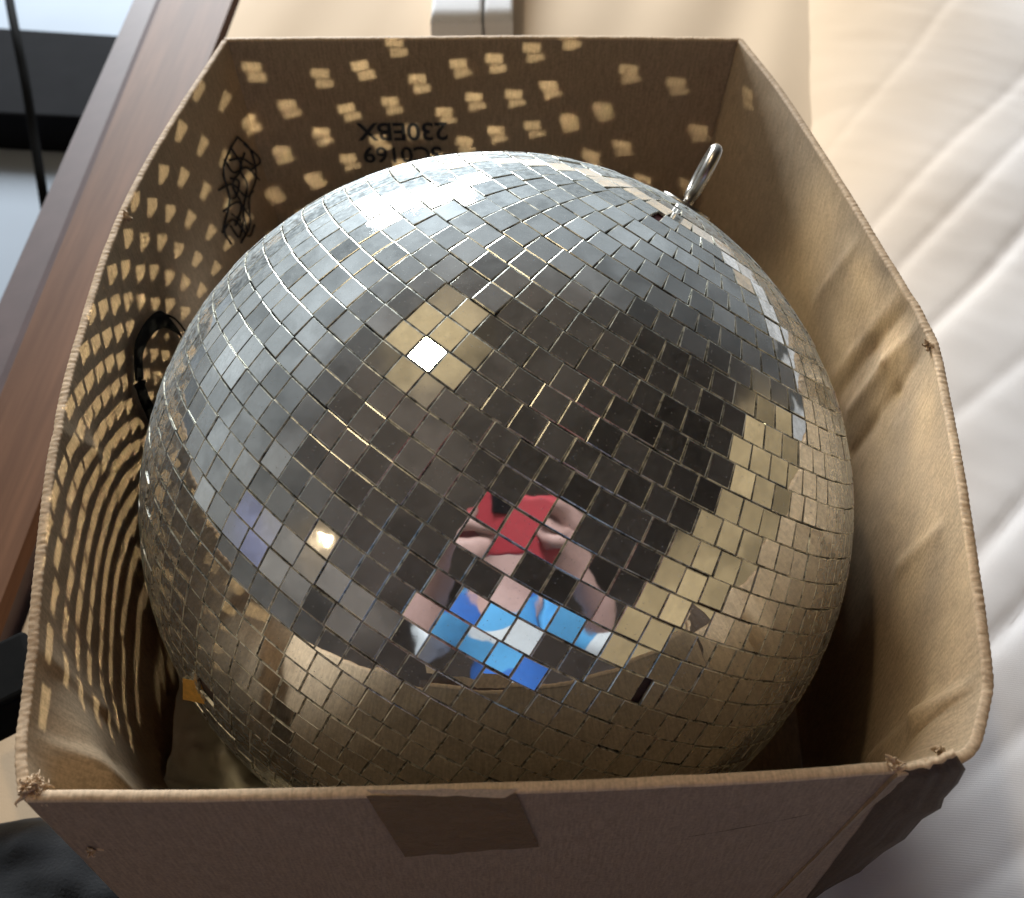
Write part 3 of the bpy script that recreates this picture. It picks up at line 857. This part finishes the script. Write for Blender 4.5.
def skinned(name, joints, edges, mat, parent, sub=1):
    """joints {key: (x,y,z,r)}; first key is the root"""
    keys = list(joints); me = bpy.data.meshes.new(name)
    me.from_pydata([joints[k][:3] for k in keys], [(keys.index(a), keys.index(b)) for a, b in edges], [])
    o = bpy.data.objects.new(name, me); COL.objects.link(o)
    md = o.modifiers.new('skin', 'SKIN'); md.use_smooth_shade = True; md.branch_smoothing = .3
    if not me.skin_vertices: me.attributes  # layer is made by the modifier below
    bm = bmesh.new(); bm.from_mesh(me); lay = bm.verts.layers.skin.verify()
    for i, v in enumerate(bm.verts):
        r = joints[keys[i]][3]; v[lay].radius = (r, r) if not hasattr(r, '__len__') else r; v[lay].use_root = (i == 0)
    bm.to_mesh(me); bm.free()
    sb = o.modifiers.new('sub', 'SUBSURF'); sb.levels = sub; sb.render_levels = sub
    dg = bpy.context.evaluated_depsgraph_get(); m2 = bpy.data.meshes.new_from_object(o.evaluated_get(dg))
    bpy.data.objects.remove(o)
    m2.polygons.foreach_set('use_smooth', [True] * len(m2.polygons)); m2.materials.clear()
    return link(name, m2, mat, parent)
PX = .04
per = empty('person', (PX, -.92, -.02), 'person in a blue and white patterned shirt leaning over the box holding a phone', 'person')
PC = CAM - FW * .0085 + RT * .028 - UP * .044
J = {'pel': (PX, -.95, .10, .11), 'bel': (PX, -.93, .28, .105), 'che': (PX, -.86, .48, .11), 'nb': (PX, -.79, .62, .055), 'nk': (PX, -.755, .68, .050),
     'jaw': (PX, -.715, .735, .058), 'face': (PX, -.715, .79, .074), 'cr': (PX, -.725, .845, .072), 'top': (PX, -.73, .875, .05)}
Ed = [('pel', 'bel'), ('bel', 'che'), ('che', 'nb'), ('nb', 'nk'), ('nk', 'jaw'), ('jaw', 'face'), ('face', 'cr'), ('cr', 'top')]
def vkey(k, v, r): J[k] = (v.x, v.y, v.z, r)
for s, sn in ((-1, 'l'), (1, 'r')):
    J['sh' + sn] = (PX + s * .16, -.84, .55, .05); J['el' + sn] = (PX + s * .25, -.66, .33, .038); J['fo' + sn] = (PX + s * .21, -.50, .38, .034)
    wr = PC + RT * s * .125 - UP * .045 - FW * .030
    vkey('wr' + sn, wr, .023); pm = PC + RT * s * .108 - UP * .012 - FW * .010; vkey('pm' + sn, pm, (.030, .014))
    Ed += [('che', 'sh' + sn), ('sh' + sn, 'el' + sn), ('el' + sn, 'fo' + sn), ('fo' + sn, 'wr' + sn), ('wr' + sn, 'pm' + sn)]
    for q in range(4):
        u = .026 - q * .018; ln = (.9, 1.0, .95, .78)[q]
        kn = PC + RT * s * .094 + UP * u * .9 + FW * .004; m1 = PC + RT * s * (.095 - .024 * ln) + UP * (u + .002) + FW * .0135
        m2_ = PC + RT * s * (.095 - .039 * ln) + UP * u + FW * .0145; tp = PC + RT * s * (.095 - .052 * ln) + UP * (u - .002) + FW * .0115
        for nm, p, r in (('k', kn, .0080), ('a', m1, .0074), ('b', m2_, .0068), ('t', tp, .0056)): vkey(f'{nm}{q}{sn}', p, r)
        Ed += [('pm' + sn, f'k{q}{sn}'), (f'k{q}{sn}', f'a{q}{sn}'), (f'a{q}{sn}', f'b{q}{sn}'), (f'b{q}{sn}', f't{q}{sn}')]
    t1 = PC + RT * s * .098 - UP * .030 - FW * .018; t2 = PC + RT * s * .074 - UP * .020 - FW * .019; t3 = PC + RT * s * .052 - UP * .008 - FW * .0165
    vkey('t1' + sn, t1, .011); vkey('t2' + sn, t2, .0098); vkey('t3' + sn, t3, .0078)
    Ed += [('pm' + sn, 't1' + sn), ('t1' + sn, 't2' + sn), ('t2' + sn, 't3' + sn)]
J['nose'] = (PX, -.632, .785, .011); Ed.append(('face', 'nose'))
body = skinned('body', J, Ed, M_skin, per, 2)
S = {'pel': (PX, -.94, .06, .165), 'bel': (PX, -.92, .26, .160), 'che': (PX, -.86, .46, .155), 'nb': (PX, -.80, .585, .075)}
Es = [('pel', 'bel'), ('bel', 'che'), ('che', 'nb')]
for s, sn in ((-1, 'l'), (1, 'r')):
    S['sh' + sn] = (PX + s * .16, -.84, .54, .066); S['ua' + sn] = (PX + s * .215, -.745, .43, .056); S['el' + sn] = (PX + s * .25, -.66, .335, .052); S['fo' + sn] = (PX + s * .225, -.56, .36, .046)
    Es += [('che', 'sh' + sn), ('sh' + sn, 'ua' + sn), ('ua' + sn, 'el' + sn), ('el' + sn, 'fo' + sn)]
skinned('shirt', S, Es, M_shirt, per, 2)
T = {'h': (PX, -.96, .03, .14)}
Et = []
for s, sn in ((-1, 'l'), (1, 'r')):
    T['a' + sn] = (PX + s * .11, -.93, .0, .09); T['k' + sn] = (PX + s * .24, -.62, .03, .066); T['f' + sn] = (PX + s * .22, -.95, .0, .05)
    Et += [('h', 'a' + sn), ('a' + sn, 'k' + sn), ('k' + sn, 'f' + sn)]
skinned('trousers', T, Et, M_trous, per, 2)
H = {'a': (PX, -.765, .80, .078), 'b': (PX, -.745, .865, .074), 'c': (PX, -.70, .885, .050), 'd': (PX, -.785, .735, .055)}
skinned('hair', H, [('a', 'b'), ('b', 'c'), ('a', 'd')], M_hair, per, 2)
for s in (-1, 1):
    bm = bmesh.new(); bmesh.ops.create_uvsphere(bm, u_segments=16, v_segments=10, radius=.011)
    for v in bm.verts: v.co += Vector((PX + s * .028, -.649, .808))
    me = bpy.data.meshes.new('eye'); bm.to_mesh(me); bm.free(); link('eye', me, M_glass, per)
def slab_box(name, c, X, Y, Z_, sx, sy, sz, mat, parent, bev):
    vs = [c + X * (a * sx / 2) + Y * (b * sy / 2) + Z_ * (g * sz / 2) for g in (-1, 1) for a, b in ((-1, -1), (1, -1), (1, 1), (-1, 1))]
    fs = [(3, 2, 1, 0), (4, 5, 6, 7)] + [(q, (q + 1) % 4, (q + 1) % 4 + 4, q + 4) for q in range(4)]
    o = mesh(name, vs, fs, mat, parent, False); b_ = o.modifiers.new('b', 'BEVEL'); b_.width = bev; b_.segments = 3; return o
ph = empty('phone', PC, 'smartphone in a red case held in both hands above the box', 'phone')
slab_box('phone_case', PC, RT, UP, FW, .168, .100, .009, M_phone, ph, .003)
slab_box('phone_screen', PC - FW * .0050, RT, UP, FW, .148, .068, .0012, M_glass, ph, .0004)
slab_box('camera_bump', PC + RT * -.030 + UP * .034 + FW * .0052, RT, UP, FW, .026, .020, .0018, M_glass, ph, .0006)


# ------------------------------------------------------------------ render settings
sc.view_settings.view_transform = 'Standard'; sc.view_settings.look = 'None'; sc.view_settings.exposure = 0; sc.view_settings.gamma = 1
cy = sc.cycles
cy.max_bounces = 10; cy.glossy_bounces = 5; cy.diffuse_bounces = 3
cy.caustics_reflective = False; cy.caustics_refractive = False
cy.use_denoising = True; cy.use_light_tree = True; cy.sample_clamp_indirect = 6
cy.use_adaptive_sampling = True; cy.adaptive_threshold = .02; cy.adaptive_min_samples = 24
